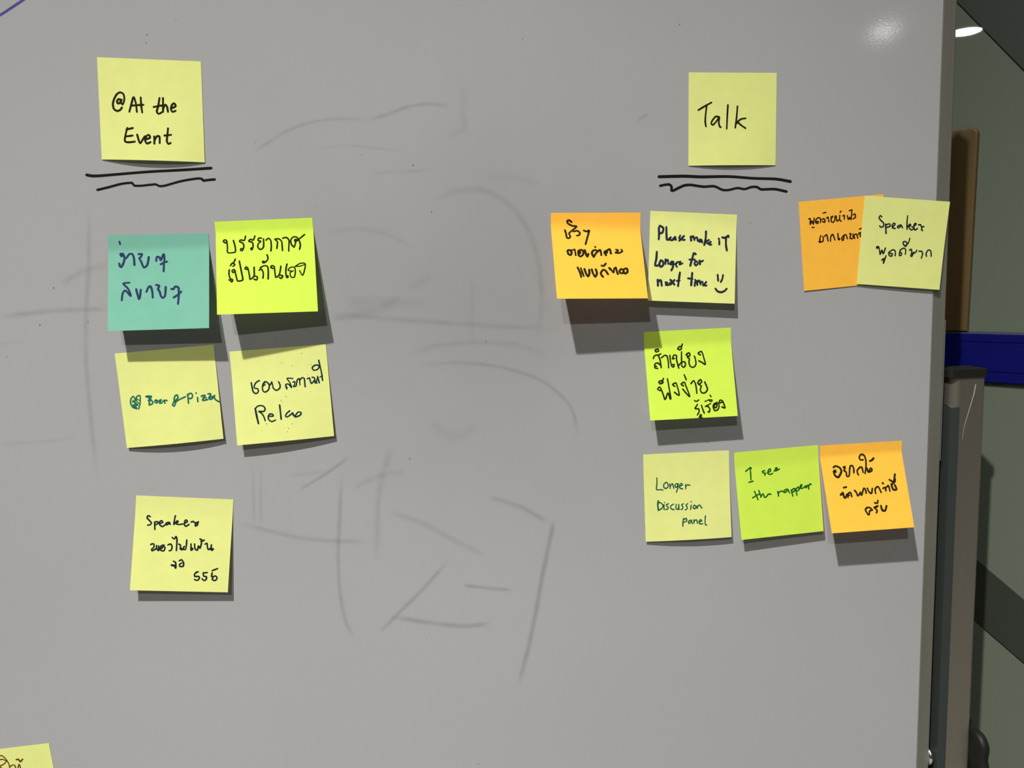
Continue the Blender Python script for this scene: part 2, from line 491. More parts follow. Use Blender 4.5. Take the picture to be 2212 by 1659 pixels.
# ------------------------------------------------------------------ data measured on the board, in millimetres
NOTES=[
["large pale yellow sticky note with curling lower edge reading @At the Event","canary",[[-241.55,-0.25,1479.14],[-165.74,-0.25,1475.86],[-168.34,-0.7,1400.5],[-244.73,-0.5,1403.77]],3.0,[0.3,0.3,0.3],0.25,"black",[[1.5,[[209,407],[190,401],[174,423],[182,443],[202,435],[218,404],[212,433],[228,450],[246,397],[237,349],[205,334],[172,356],[145,405],[133,453],[141,497],[171,517],[202,506],[220,481]]],[1.5,[[290,521],[311,448],[335,376],[355,437],[363,521]]],[1.5,[[317,460],[371,454],[428,448]]],[1.5,[[404,378],[406,453],[414,525]]],[1.5,[[585,376],[570,456],[555,510],[572,533],[602,517]]],[1.5,[[526,467],[578,454],[617,447]]],[1.5,[[619,375],[617,445],[615,512]]],[1.5,[[616,481],[639,440],[656,462],[663,510]]],[1.5,[[698,473],[738,451],[726,424],[704,438],[692,478],[706,507],[737,496]]],[1.5,[[266,683],[249,741],[238,813],[275,825],[336,817]]],[1.5,[[257,699],[320,682]]],[1.5,[[246,768],[316,757]]],[1.5,[[360,747],[373,800],[388,831],[410,799],[435,761]]],[1.5,[[437,792],[483,775],[476,748],[450,758],[436,799],[453,832],[488,817]]],[1.5,[[524,760],[525,796],[524,833]]],[1.5,[[525,805],[549,759],[575,760],[576,825]]],[1.5,[[659,675],[651,747],[645,801],[659,829],[681,819]]],[1.5,[[623,748],[687,738]]]],[]],
["teal green sticky note with dark blue Thai writing, lower half lifted off the whiteboard","teal",[[-246.1,-0.25,1346.75],[-169.96,-0.25,1346.19],[-169.95,-18.4,1272.87],[-245.55,-17.2,1273.09]],0,[0.17,0.14,0.035],0.25,"navy",[[1.44,[[117,71],[120,97]]],[1.7,[[120,198],[139,219],[126,223],[118,202],[143,201],[159,244],[147,302],[127,338],[113,326],[107,301]]],[1.7,[[159,248],[180,241],[204,204],[235,205],[251,246],[257,321]]],[1.7,[[297,206],[330,207],[320,235],[305,249],[321,281],[340,331],[356,348],[383,323],[394,274],[398,237]]],[1.7,[[472,280],[479,239],[506,247],[518,273],[545,211],[554,253],[549,319],[546,393]]],[1.7,[[518,318],[553,298],[580,291]]],[1.55,[[135,686],[142,621],[165,585],[200,618],[223,643],[207,590],[188,557],[149,515],[176,506],[208,504]]],[1.7,[[276,575],[292,641],[304,678],[315,642],[321,581]]],[1.7,[[377,603],[396,558],[419,550],[435,604],[440,666]]],[1.7,[[473,535],[502,544],[492,577],[508,606],[520,651],[539,671],[562,648],[568,558]]],[1.7,[[624,580],[644,583],[663,557],[694,570],[698,636],[691,738]]],[1.7,[[648,671],[687,644],[721,612]]]],[]],
["lime yellow sticky note with two rows of black Thai writing, right of the teal note","lime",[[-164.58,-0.25,1355.12],[-89.1,-0.25,1356.63],[-86.7,-17.4,1282.99],[-161.52,-25.1,1283.16]],0,[0.125,0.125,0.03],0.25,"ink",[[1.25,[[113,223],[95,234],[76,217],[90,201],[109,212],[116,283],[117,340],[161,344],[194,336],[193,277],[177,210]]],[1.25,[[302,169],[287,215],[254,208],[240,225],[274,248],[281,285],[265,325],[246,320],[254,302],[268,309]]],[1.25,[[397,171],[379,216],[352,205],[334,226],[368,240],[375,284],[362,320],[350,310],[359,297]]],[1.25,[[463,198],[437,197],[428,222],[455,232],[428,259],[424,295],[450,320],[481,293],[484,206]]],[1.25,[[509,221],[535,202],[557,227],[560,291],[554,341]]],[1.25,[[599,215],[638,212],[667,241],[671,295],[672,341]]],[1.25,[[607,225],[625,244],[616,316]]],[1.25,[[681,207],[716,200],[743,230],[740,289],[735,348]]],[1.25,[[792,309],[768,281],[761,236],[785,200],[825,202],[847,239],[858,285],[847,334]]],[1.25,[[820,238],[808,251],[803,230],[822,227],[812,256],[797,300]]],[1.25,[[830,238],[871,204],[907,176]]],[1.25,[[141,484],[163,457],[185,475],[166,492]]],[1.25,[[167,458],[183,436],[192,413]]],[1.25,[[128,528],[125,582],[137,623],[159,637],[150,660],[136,641],[122,636]]],[1.25,[[189,544],[166,559],[157,539],[179,528],[193,585],[207,648],[237,651],[261,639],[252,569],[231,437]]],[1.25,[[314,531],[287,523],[299,503],[316,521],[329,599],[334,637],[373,605],[377,556],[378,509]]],[1.25,[[373,605],[406,614],[398,646],[372,636]]],[1.25,[[427,544],[451,533],[468,577],[462,630]]],[1.25,[[439,517],[477,498],[512,506],[519,561],[514,641]]],[1.25,[[492,456],[466,449],[472,467],[500,454],[521,421],[513,380]]],[1.25,[[567,530],[546,517],[560,499],[582,514],[591,624],[625,600],[640,556],[648,507]]],[1.25,[[628,602],[662,612],[645,639],[627,625]]],[1.25,[[711,487],[697,549],[697,607],[716,617],[709,632],[697,621]]],[1.04,[[750,564],[719,552],[743,526],[784,525],[793,570],[779,629],[746,626],[740,582],[772,561]]],[1.04,[[795,515],[844,486],[896,490],[887,556],[863,613],[836,561]]],[0.83,[[795,517],[842,515],[890,499]]]],[]],
["pale yellow sticky note reading Beer & Pizza in green beside a scribbled heart","canary",[[-248.39,-0.25,1254.51],[-172.34,-0.25,1258.82],[-169.44,-3.0,1182.71],[-244.96,-2.0,1178.78]],2.3,[0.2,0.2,0.25],0.25,"green",[[1.1,[[147,499],[133,463],[106,487],[96,536],[115,579],[155,597]]],[1.1,[[147,499],[173,465],[201,463],[192,545],[171,601]]],[0.99,[[124,505],[147,549]]],[0.99,[[145,499],[182,544]]],[0.99,[[115,546],[157,565]]],[0.99,[[114,521],[164,501]]],[1.43,[[121,563],[153,588]]],[1.43,[[131,516],[166,557]]],[0.77,[[158,484],[187,511]]],[1.21,[[259,477],[291,476],[284,571]]],[1.21,[[270,486],[315,478],[295,513],[323,534],[317,558],[286,568]]],[1.21,[[279,520],[311,515]]],[1.21,[[370,529],[353,523],[346,543],[363,554],[373,537],[362,532]]],[1.21,[[385,534],[410,524],[401,541],[389,557],[416,559]]],[1.21,[[442,531],[445,565]]],[1.21,[[424,544],[453,536],[471,538]]],[1.21,[[523,584],[543,553],[582,523],[577,491],[555,501],[541,537],[554,571],[534,604],[520,588]]],[1.21,[[550,566],[592,542],[659,517]]],[1.21,[[685,493],[684,588]]],[1.21,[[680,503],[714,486],[733,506],[721,538],[690,539]]],[1.21,[[781,537],[780,581]]],[1.21,[[770,489],[773,492]]],[1.32,[[821,527],[859,523],[829,570],[879,569]]],[1.1,[[836,545],[871,549]]],[1.32,[[891,510],[918,515],[896,560],[925,567],[957,533]]],[1.21,[[903,552],[948,540],[953,566],[967,584],[996,606]]]],[]],
["pale yellow sticky note speckled with ink dots, Thai writing above the word Relax","canary",[[-160.38,-0.25,1252.73],[-84.38,-0.25,1255.95],[-81.58,-3.4,1180.69],[-158.05,-7.2,1177.49]],1,[0.15,0.15,0.2],0.25,"teal_ink",[[1.19,[[194,348],[200,405],[208,447],[234,468],[259,450],[256,420],[219,402],[241,354],[279,332]]],[1.19,[[333,358],[311,381],[304,418],[310,448],[333,460],[367,436],[377,387],[357,358],[334,350],[312,373]]],[0.97,[[310,398],[336,379]]],[1.19,[[385,389],[399,372],[412,390],[413,419],[443,451],[481,433],[488,396],[475,362]]],[1.19,[[409,377],[404,356]]],[1.08,[[553,448],[546,401],[577,397],[605,436],[591,380],[566,336],[599,335],[626,341]]],[1.3,[[547,414],[558,436]]],[1.08,[[623,379],[644,376],[637,409],[624,425],[652,423],[669,362],[691,347],[694,414]]],[1.19,[[693,368],[720,341],[744,351],[746,440]]],[1.19,[[776,356],[799,349],[803,377],[816,410],[848,377]]],[1.08,[[826,343],[851,354],[857,412],[885,347]]],[1.19,[[846,394],[873,409]]],[1.19,[[885,340],[890,377],[896,411]]],[1.19,[[911,231],[896,218],[861,220],[836,245],[853,270],[892,263],[913,231]]],[1.19,[[911,167],[918,223],[928,300],[932,389]]],[0.87,[[907,349],[937,338]]],[1.52,[[215,631],[223,707],[235,788]]],[1.19,[[212,627],[247,601],[294,605],[315,639],[297,664],[249,660],[272,678],[293,714],[307,765]]],[1.19,[[343,720],[391,723],[383,701],[352,702],[339,743],[369,779],[412,767]]],[1.3,[[467,611],[469,680],[471,764]]],[1.19,[[566,682],[532,707],[518,735],[535,745],[575,722],[594,707],[598,734]]],[1.19,[[596,710],[617,753],[671,737],[680,712],[649,705],[614,744]]]],[[491,95],[522,164],[624,202],[830,207],[739,81],[786,315],[759,513],[798,498],[542,527],[500,583],[483,563],[319,798],[579,823],[539,870],[526,905],[657,470]]],
["pale yellow sticky note reading Speaker with 555, lowest on the left half","canary",[[-241.83,-0.25,1139.1],[-165.91,-0.25,1131.36],[-174.43,-6.1,1055.0],[-250.65,-7.5,1062.7]],0,[0.12,0.12,0.15],0.25,"dark",[[1.29,[[154,220],[135,209],[123,232],[148,260],[170,284],[158,305],[134,310]]],[1.29,[[203,275],[210,353]]],[1.29,[[203,276],[231,269],[238,288],[215,301]]],[1.29,[[252,289],[285,276],[274,258],[255,269],[257,301],[286,319],[309,300]]],[1.29,[[341,274],[320,283],[325,301],[348,286],[351,271],[363,293]]],[1.29,[[410,200],[403,250],[400,294]]],[1.29,[[404,285],[434,253],[441,266],[419,281],[446,292],[492,284]]],[1.29,[[507,275],[536,258],[525,240],[510,250],[508,288],[525,307],[556,286]]],[1.29,[[575,260],[598,254],[615,267],[645,262],[641,291],[622,300],[624,279],[651,253]]],[1.29,[[179,512],[206,504],[214,534],[192,562],[198,578],[222,563],[239,554],[239,521]]],[1.29,[[242,554],[263,574],[260,524]]],[1.29,[[315,514],[285,524],[280,565],[315,575],[326,539],[306,531],[293,552]]],[1.29,[[354,511],[382,501],[397,532],[390,566],[370,572]]],[1.29,[[393,431],[416,445],[430,419],[442,448],[444,514],[444,568]]],[1.29,[[465,499],[484,513],[481,546],[501,558],[523,520]]],[1.29,[[543,453],[542,511],[533,554],[488,542]]],[1.29,[[589,493],[594,559],[611,544],[596,534]]],[1.29,[[626,492],[633,541],[658,557],[667,511],[685,535],[697,477]]],[1.29,[[678,436],[699,447],[690,464],[724,448]]],[1.29,[[734,490],[754,481],[760,520],[774,547],[797,523],[799,494]]],[1.29,[[797,534],[822,539],[808,554],[794,540]]],[1.29,[[421,682],[442,693],[448,722],[448,755],[433,734],[402,727]]],[1.29,[[404,721],[432,724]]],[1.29,[[481,675],[504,664],[526,699],[522,732],[490,734],[487,712],[506,699]]],[1.29,[[665,797],[648,808],[650,837],[687,836],[698,855],[678,879],[649,870]]],[1.29,[[660,792],[682,787]]],[1.29,[[735,795],[739,830],[769,838],[767,866],[746,878],[725,860]]],[1.29,[[737,799],[775,792]]],[1.29,[[826,794],[824,836],[862,827],[879,848],[863,875],[833,867],[837,840]]],[1.29,[[824,771],[879,747]]]],[]],
["pale yellow sticky note reading Talk above a double underline","canary",[[218.58,-0.25,1466.5],[293.15,-0.25,1465.88],[292.92,-0.5,1391.59],[218.1,-0.5,1392.32]],2.0,[0.4,0.4,0.3],0.25,"black",[[1.49,[[109,401],[187,356],[258,319]]],[1.49,[[203,351],[190,461],[187,528],[195,577]]],[1.49,[[344,476],[304,471],[263,519],[256,550],[278,559],[319,514],[346,479],[339,529],[349,577],[364,587]]],[1.49,[[444,346],[436,471],[430,602]]],[1.49,[[553,360],[543,481],[527,592]]],[1.49,[[645,490],[594,498],[553,529],[537,553]]],[1.49,[[553,529],[593,563],[645,597]]]],[]],
["pale yellow sticky note with brown writing cut off in the bottom left corner","canary",[[-404.73,0.0,930.04],[-328.8,0.0,933.12],[-323.32,-0.5,857.32],[-399.26,-0.5,854.24]],0,[0.3,0.3,0.3],0.25,"brown",[[0.95,[[458,82],[479,78],[498,78],[522,106],[541,145],[555,199],[552,236]]],[0.95,[[449,133],[471,123],[491,120],[515,131],[531,149],[507,174],[479,188],[445,195]]],[0.95,[[456,204],[473,221]]],[1.24,[[636,145],[659,143],[673,174],[702,147]]],[1.35,[[661,150],[674,169]]],[0.95,[[553,210],[569,212],[587,200],[609,206],[615,244]]],[0.95,[[633,254],[655,202],[664,258]]]],[]],
["orange sticky note with heavy black Thai writing, bent far out beside the smiley note","orange",[[102.36,-0.25,1356.45],[177.41,-0.25,1355.13],[174.98,-29.0,1285.08],[100.87,-31.3,1287.15]],0,[0.16,0.2,0.07],0.25,"black",[[1.58,[[229,108],[204,87],[180,96],[191,125],[234,151],[283,160],[232,207],[195,242],[206,277],[185,301],[165,289],[161,242],[151,202]]],[1.58,[[247,220],[288,211],[315,235],[304,264],[279,268]]],[1.69,[[361,207],[393,220],[422,209],[394,294],[367,372]]],[1.81,[[167,481],[159,453],[178,440],[204,462],[191,499],[164,487]]],[1.36,[[184,440],[220,441],[241,432],[247,505]]],[1.81,[[277,483],[285,449],[325,441],[333,484],[302,516],[278,501],[302,466]]],[1.81,[[353,441],[362,492],[374,518],[389,484]]],[1.81,[[446,522],[429,488],[438,454],[470,441],[493,457],[468,484],[454,509]]],[1.81,[[497,458],[525,441],[531,501]]],[1.58,[[470,402],[475,407]]],[1.81,[[584,503],[568,471],[592,450],[597,469],[579,484]]],[1.81,[[608,441],[633,433],[640,484]]],[1.58,[[702,437],[723,442],[711,463],[693,472],[734,476],[771,455],[761,437]]],[1.81,[[255,645],[277,703],[285,754]]],[1.58,[[290,653],[302,699],[314,745]]],[1.81,[[329,662],[341,712],[360,748],[379,712],[380,670]]],[1.81,[[409,666],[419,712],[439,752],[462,712],[453,666]]],[1.81,[[525,754],[505,712],[537,672],[564,687],[584,725]]],[1.69,[[522,622],[545,628],[572,599]]],[1.58,[[602,650],[614,672],[611,654],[629,678],[647,705],[660,654]]],[1.81,[[677,646],[685,684],[693,723]]],[1.81,[[723,713],[715,688],[740,663],[763,688],[743,715]]],[1.81,[[772,663],[801,659],[803,697],[775,717],[762,701]]]],[]],
["pale yellow sticky note reading Please make it Longer for next time with a smiley","canary",[[185.73,-0.25,1356.43],[260.05,-0.25,1351.72],[254.96,-8.6,1277.83],[180.59,-8.0,1282.8]],0,[0.05,0.13,0.05],0.25,"navyblack",[[1.87,[[102,182],[107,255],[105,312]]],[1.87,[[112,162],[152,184],[149,229],[125,245]]],[1.87,[[188,175],[192,252],[198,310],[219,314]]],[1.64,[[222,303],[243,284],[233,308],[259,319]]],[1.64,[[278,289],[264,311],[285,304],[292,276],[302,312]]],[1.64,[[351,261],[339,290],[358,303],[340,320]]],[1.64,[[368,289],[394,263],[376,288],[379,309],[404,305]]],[1.87,[[472,268],[478,313]]],[1.87,[[477,280],[500,263],[515,303]]],[1.64,[[515,288],[542,273],[555,314]]],[1.64,[[584,292],[566,313],[587,320],[599,300],[606,328]]],[1.87,[[647,202],[645,281],[630,355]]],[1.64,[[683,296],[650,318],[676,341]]],[1.52,[[684,325],[706,316],[692,332],[693,351],[714,345]]],[1.75,[[804,303],[805,342]]],[1.87,[[798,278],[801,281]]],[1.87,[[838,261],[872,264],[907,238],[910,254]]],[1.87,[[881,268],[883,345],[895,406]]],[1.87,[[87,454],[84,531],[73,605],[119,599]]],[1.87,[[134,547],[120,587],[136,617],[164,597],[159,557],[138,547]]],[1.87,[[190,535],[189,584]]],[1.64,[[191,560],[215,538],[222,583]]],[1.75,[[263,554],[243,582],[268,587],[280,556],[277,613],[259,654]]],[1.64,[[301,584],[326,558],[308,587],[323,613]]],[1.52,[[338,558],[363,553],[350,584],[386,570]]],[1.87,[[534,461],[511,454],[499,499],[484,556],[475,593]]],[1.64,[[464,525],[525,522]]],[1.64,[[530,540],[524,571],[542,587],[562,563],[542,538]]],[1.87,[[580,532],[587,573]]],[1.64,[[586,548],[622,531]]],[1.87,[[106,765],[111,830]]],[1.87,[[112,789],[140,768],[155,828]]],[1.64,[[195,790],[218,795],[200,817],[233,817],[249,793]]],[1.87,[[252,760],[275,785],[299,811]]],[1.75,[[298,760],[254,813]]],[1.87,[[358,675],[348,756],[341,826]]],[1.64,[[325,769],[358,764]]],[1.87,[[500,674],[494,759],[491,812]]],[1.64,[[453,736],[506,738]]],[1.75,[[536,770],[532,817]]],[1.52,[[535,748],[538,749]]],[1.87,[[557,761],[562,805]]],[1.87,[[561,777],[583,757],[600,797]]],[1.52,[[599,778],[620,767],[629,811]]],[1.52,[[646,790],[664,767],[646,794],[650,810],[669,806]]],[1.75,[[794,684],[802,749]]],[1.64,[[857,684],[848,730],[832,763]]],[1.75,[[773,840],[799,868],[837,877],[878,861],[903,835]]]],[]],
["orange sticky note partly covered by the Speaker note at the board edge","orange",[[313.68,-0.25,1361.19],[388.69,-0.25,1366.2],[394.49,-0.5,1291.44],[319.48,-0.9,1286.43]],0,[0.5,0.5,0.3],0.25,"darkbrown",[[1.19,[[106,197],[123,197],[118,260],[140,224],[155,261],[169,193]]],[1.08,[[138,295],[161,299]]],[1.19,[[194,236],[184,247],[186,217],[217,194],[243,211],[239,252]]],[1.19,[[186,243],[205,258],[214,238],[195,233]]],[1.19,[[260,218],[281,211],[296,234],[288,252],[265,239]]],[1.08,[[279,149],[311,142]]],[1.19,[[316,208],[333,199],[340,252]]],[1.19,[[367,202],[388,194],[371,216],[368,248],[391,261],[410,237],[415,192]]],[1.19,[[430,195],[435,250],[464,234],[472,190]]],[1.19,[[464,234],[485,259]]],[1.19,[[478,157],[489,145]]],[1.19,[[509,201],[526,196],[523,237]]],[1.19,[[561,202],[571,245],[588,224],[602,248],[620,142]]],[1.08,[[586,148],[620,142]]],[1.19,[[629,198],[653,192],[654,229],[627,243]]],[1.19,[[209,461],[224,470],[222,430],[236,395]]],[1.19,[[220,468],[260,458],[259,407]]],[1.19,[[278,409],[305,393],[317,465]]],[1.19,[[345,470],[351,423],[375,395],[391,431],[399,460]]],[1.19,[[439,391],[440,443],[459,453],[445,462],[436,446]]],[1.19,[[486,473],[482,443],[508,432],[498,472]]],[1.19,[[499,422],[533,415],[548,460]]],[1.08,[[578,404],[596,411],[581,425],[588,433],[577,455],[611,462],[617,410]]],[1.19,[[634,464],[628,431],[657,417],[671,464]]],[0.97,[[686,408],[726,404]]],[1.08,[[696,364],[732,357]]],[0.97,[[678,423],[703,420],[699,447]]],[1.08,[[707,453],[725,427]]]],[]],
["pale yellow sticky note reading Speaker, overhanging the right frame of the whiteboard","canary",[[371.88,-0.9,1365.24],[449.07,-0.9,1358.64],[441.0,-2.8,1283.7],[366.1,-1.8,1291.02]],0.3,[0.4,0.4,0.3],0.9,"dark",[[1.24,[[221,223],[202,211],[190,236],[211,261],[249,292],[249,328],[219,339],[206,324]]],[1.53,[[275,302],[282,353],[290,404]]],[1.24,[[280,308],[320,295],[328,321],[291,338]]],[1.24,[[358,330],[387,295],[370,284],[354,306],[359,336],[393,343]]],[1.24,[[446,299],[417,316],[427,333],[454,311],[456,299],[478,329]]],[1.24,[[522,191],[523,270],[532,342]]],[1.24,[[531,320],[558,283],[572,296],[552,315],[582,346],[609,328]]],[1.24,[[588,314],[606,305],[634,275],[619,269],[608,295],[623,342],[656,324]]],[1.24,[[662,284],[687,280],[702,306],[728,297],[710,304],[704,336],[719,343]]],[1.24,[[215,563],[202,580],[193,567],[215,559],[231,598],[244,646],[260,596],[280,636],[299,569]]],[1.3,[[269,710],[292,691],[292,743],[303,704],[315,657]]],[1.24,[[358,625],[386,631],[382,655],[355,653],[343,618],[391,583],[420,601],[423,650]]],[1.24,[[477,605],[499,618],[489,642],[472,637],[477,585],[514,557],[542,573],[542,624]]],[1.24,[[558,496],[530,531],[507,509],[505,486],[533,482],[558,504],[571,472],[576,441]]],[1.24,[[537,537],[551,513]]],[1.24,[[587,575],[607,564],[618,603],[608,637],[625,641],[639,594]]],[1.24,[[617,618],[661,596],[674,568]]],[1.24,[[701,579],[735,579],[748,610],[739,655]]],[1.24,[[799,631],[790,599],[812,558],[843,568],[856,627]]]],[]],
["lime yellow sticky note with three rows of Thai writing, below the smiley note","lime",[[179.31,-0.25,1256.38],[255.06,-0.25,1257.34],[255.65,-15.0,1183.49],[179.7,-15.9,1183.23]],0,[0.17,0.165,0.03],0.25,"ink",[[1.32,[[93,309],[104,285],[132,271],[153,285],[167,330],[173,417]]],[1.32,[[121,399],[101,391],[108,370],[137,362],[158,383]]],[1.32,[[101,393],[104,417],[132,423]]],[1.32,[[156,272],[182,262]]],[1.32,[[123,215],[152,206],[159,228],[130,236],[119,218]]],[1.32,[[185,306],[225,280],[251,292],[259,352],[257,423]]],[1.32,[[283,283],[285,354],[296,409],[318,413],[321,389],[305,390]]],[1.32,[[332,319],[309,323],[330,283],[358,291],[355,331],[363,384],[373,433]]],[1.32,[[375,402],[409,369],[446,366],[451,402],[429,425],[406,406]]],[1.32,[[420,250],[413,325],[410,391]]],[1.32,[[401,228],[379,212],[410,187],[424,212],[399,228]]],[1.32,[[421,203],[436,162]]],[1.32,[[492,302],[470,285],[504,265],[512,296],[482,314],[502,334],[494,377],[508,420],[545,429],[573,395],[571,341],[563,306]]],[1.32,[[634,296],[609,276],[644,256],[659,279],[669,329],[680,404],[642,380],[608,361]]],[1.32,[[154,594],[130,578],[165,561],[179,585],[144,599]]],[1.32,[[168,577],[189,539]]],[1.32,[[140,674],[113,656],[134,633],[150,655],[170,717],[187,775],[226,704],[243,772],[254,767],[245,669],[233,545]]],[1.32,[[310,635],[287,613],[323,597],[336,629],[351,735],[300,699]]],[1.32,[[409,633],[384,612],[421,593],[433,627],[470,754],[433,718],[397,669]]],[1.32,[[428,511],[437,538],[446,566]]],[1.32,[[496,613],[530,582],[548,622],[553,675],[553,724]]],[1.32,[[590,630],[574,608],[607,573],[620,600],[590,628],[612,645],[597,686],[614,722],[652,720],[680,682],[655,601]]],[1.15,[[519,802],[540,815],[569,799]]],[1.32,[[549,850],[525,880],[520,894],[559,901],[559,934],[538,965]]],[1.03,[[555,996],[574,963],[586,974],[566,991],[591,996]]],[1.32,[[594,861],[606,910],[619,950]]],[1.32,[[639,877],[666,863]]],[1.32,[[652,871],[673,883],[687,910],[675,941],[664,935]]],[1.03,[[666,865],[702,845]]],[1.03,[[638,820],[680,805],[720,807],[713,824],[688,815]]],[1.15,[[703,753],[712,771]]],[1.32,[[758,857],[736,877],[753,896],[773,870],[753,845],[727,877],[741,926],[780,915],[796,867],[772,835]]],[1.32,[[832,838],[801,844],[811,815],[839,823],[851,857],[860,903],[825,889]]]],[]],
["pale yellow sticky note reading Longer Discussion panel in green","canary",[[177.59,-0.25,1151.1],[253.75,-0.25,1150.89],[254.79,-4.5,1074.41],[178.66,-2.1,1074.25]],1.3,[0.2,0.25,0.25],0.25,"green2",[[1.08,[[151,274],[149,338],[143,405],[179,409],[216,414]]],[1.08,[[259,331],[230,350],[231,390],[261,397],[279,370],[268,336],[251,329]]],[1.08,[[297,349],[301,403]]],[1.08,[[302,379],[327,348],[338,379],[343,403]]],[1.08,[[382,351],[359,363],[364,392],[383,382],[396,352],[390,398],[372,449]]],[1.08,[[411,385],[444,369],[433,351],[416,367],[411,400],[447,415]]],[1.08,[[481,367],[482,415]]],[1.08,[[483,388],[503,372],[531,377]]],[1.48,[[159,537],[151,585],[157,645]]],[1.08,[[150,555],[190,563],[211,596],[192,627],[157,645]]],[1.08,[[222,582],[222,640]]],[1.02,[[231,558],[234,560]]],[1.08,[[274,575],[250,586],[253,599],[270,615],[262,634],[241,641]]],[1.08,[[332,582],[302,600],[302,632],[338,646]]],[1.08,[[363,587],[359,629],[377,644],[392,621],[393,589],[395,649]]],[1.08,[[448,584],[427,596],[440,619],[434,643],[416,647]]],[1.08,[[497,586],[476,603],[489,622],[487,643],[466,656]]],[1.08,[[537,605],[529,654]]],[1.02,[[538,565],[541,568]]],[1.08,[[575,605],[558,630],[574,648],[595,632],[578,607]]],[1.08,[[606,616],[609,646]]],[1.08,[[610,626],[635,608],[648,627],[662,645]]],[1.08,[[442,751],[434,794],[432,840]]],[1.08,[[437,772],[472,752],[477,781],[444,796]]],[1.08,[[522,775],[497,790],[506,812],[529,791],[534,774],[542,818]]],[1.08,[[563,773],[561,813]]],[1.08,[[564,791],[591,775],[603,816]]],[1.08,[[623,802],[654,791],[640,776],[623,793],[630,823],[665,823]]],[1.08,[[699,737],[693,789],[694,833],[710,842]]]],[]],
["lime yellow sticky note reading I see the rapper in green","lime",[[258.38,-0.25,1148.56],[334.7,-0.25,1151.5],[337.97,-6.6,1075.28],[262.3,-8.4,1072.6]],0,[0.19,0.16,0.04],0.25,"green3",[[1.26,[[125,229],[162,202],[184,190],[194,204]]],[1.26,[[179,196],[180,263],[177,329]]],[1.26,[[151,356],[201,348]]],[1.26,[[350,241],[321,247],[328,264],[355,273],[345,293]]],[1.26,[[378,268],[418,251],[414,226],[396,237],[384,269],[404,290],[441,280]]],[1.26,[[459,256],[493,237],[497,221],[479,227],[478,255],[526,237]]],[1.26,[[206,465],[223,512],[240,563]]],[1.26,[[178,537],[228,512],[263,502]]],[1.26,[[258,461],[273,508],[277,539]]],[1.26,[[278,531],[307,503],[318,542],[342,540],[367,513],[399,516]]],[1.26,[[482,490],[488,545]]],[1.26,[[487,514],[519,491],[549,501]]],[1.26,[[590,475],[561,488],[563,512],[590,500],[604,478],[621,522]]],[1.26,[[644,489],[651,527],[660,561]]],[1.26,[[647,499],[680,475],[688,499],[659,517]]],[1.26,[[697,478],[704,519],[708,557]]],[1.26,[[701,487],[733,463],[737,496],[708,509]]],[1.26,[[749,483],[773,460],[775,440],[756,457],[771,484],[807,472]]],[1.26,[[807,472],[822,457],[824,482],[846,453]]],[1.26,[[853,453],[858,500]]],[1.26,[[856,468],[876,441],[890,450]]]],[]],
["orange sticky note with black Thai writing, right of the rapper note","orange",[[336.62,-0.25,1150.86],[412.58,-0.25,1151.41],[411.53,-24.0,1079.57],[336.79,-23.5,1078.6]],0,[0.15,0.135,0.025],0.25,"black",[[1.86,[[143,269],[173,256],[219,280],[230,322],[185,383],[149,365],[137,317],[159,304]]],[1.71,[[142,317],[166,323]]],[1.57,[[261,276],[282,270],[275,296],[264,315],[287,332],[286,378],[315,375],[330,320]]],[1.57,[[331,311],[349,267],[375,264],[384,302],[378,345]]],[1.57,[[428,372],[421,326],[458,290],[485,289],[491,347]]],[1.57,[[515,204],[483,202],[473,173],[502,140],[537,157],[547,216],[534,292],[512,360]]],[1.57,[[547,303],[552,346],[588,305],[602,315],[598,334],[562,349]]],[1.86,[[594,223],[619,215],[646,192]]],[1.71,[[227,505],[260,500]]],[1.71,[[175,585],[207,560],[212,606],[227,621],[255,580]]],[1.43,[[188,581],[214,578]]],[1.57,[[261,616],[264,583],[298,564],[307,612]]],[1.43,[[253,590],[282,596]]],[1.57,[[352,544],[370,569],[382,607],[422,567]]],[1.57,[[416,590],[429,601],[467,527],[485,543],[486,585]]],[1.57,[[510,530],[523,571],[550,589],[570,534]]],[1.57,[[601,593],[602,547],[643,519],[669,587]]],[1.57,[[700,542],[732,534],[727,572]]],[1.86,[[706,483],[710,487]]],[1.57,[[749,528],[771,517],[778,577]]],[1.86,[[808,501],[820,561],[861,563],[849,513]]],[1.71,[[794,449],[830,475],[847,465],[873,389]]],[1.71,[[820,501],[853,477],[866,447]]],[1.57,[[466,822],[445,771],[470,745],[509,752],[528,777]]],[1.57,[[481,825],[493,786],[524,776]]],[1.57,[[553,750],[602,735],[565,756],[585,785],[571,810]]],[1.57,[[570,697],[600,704],[613,674]]],[1.86,[[640,737],[647,785],[681,791],[707,741]]]],[]],
]
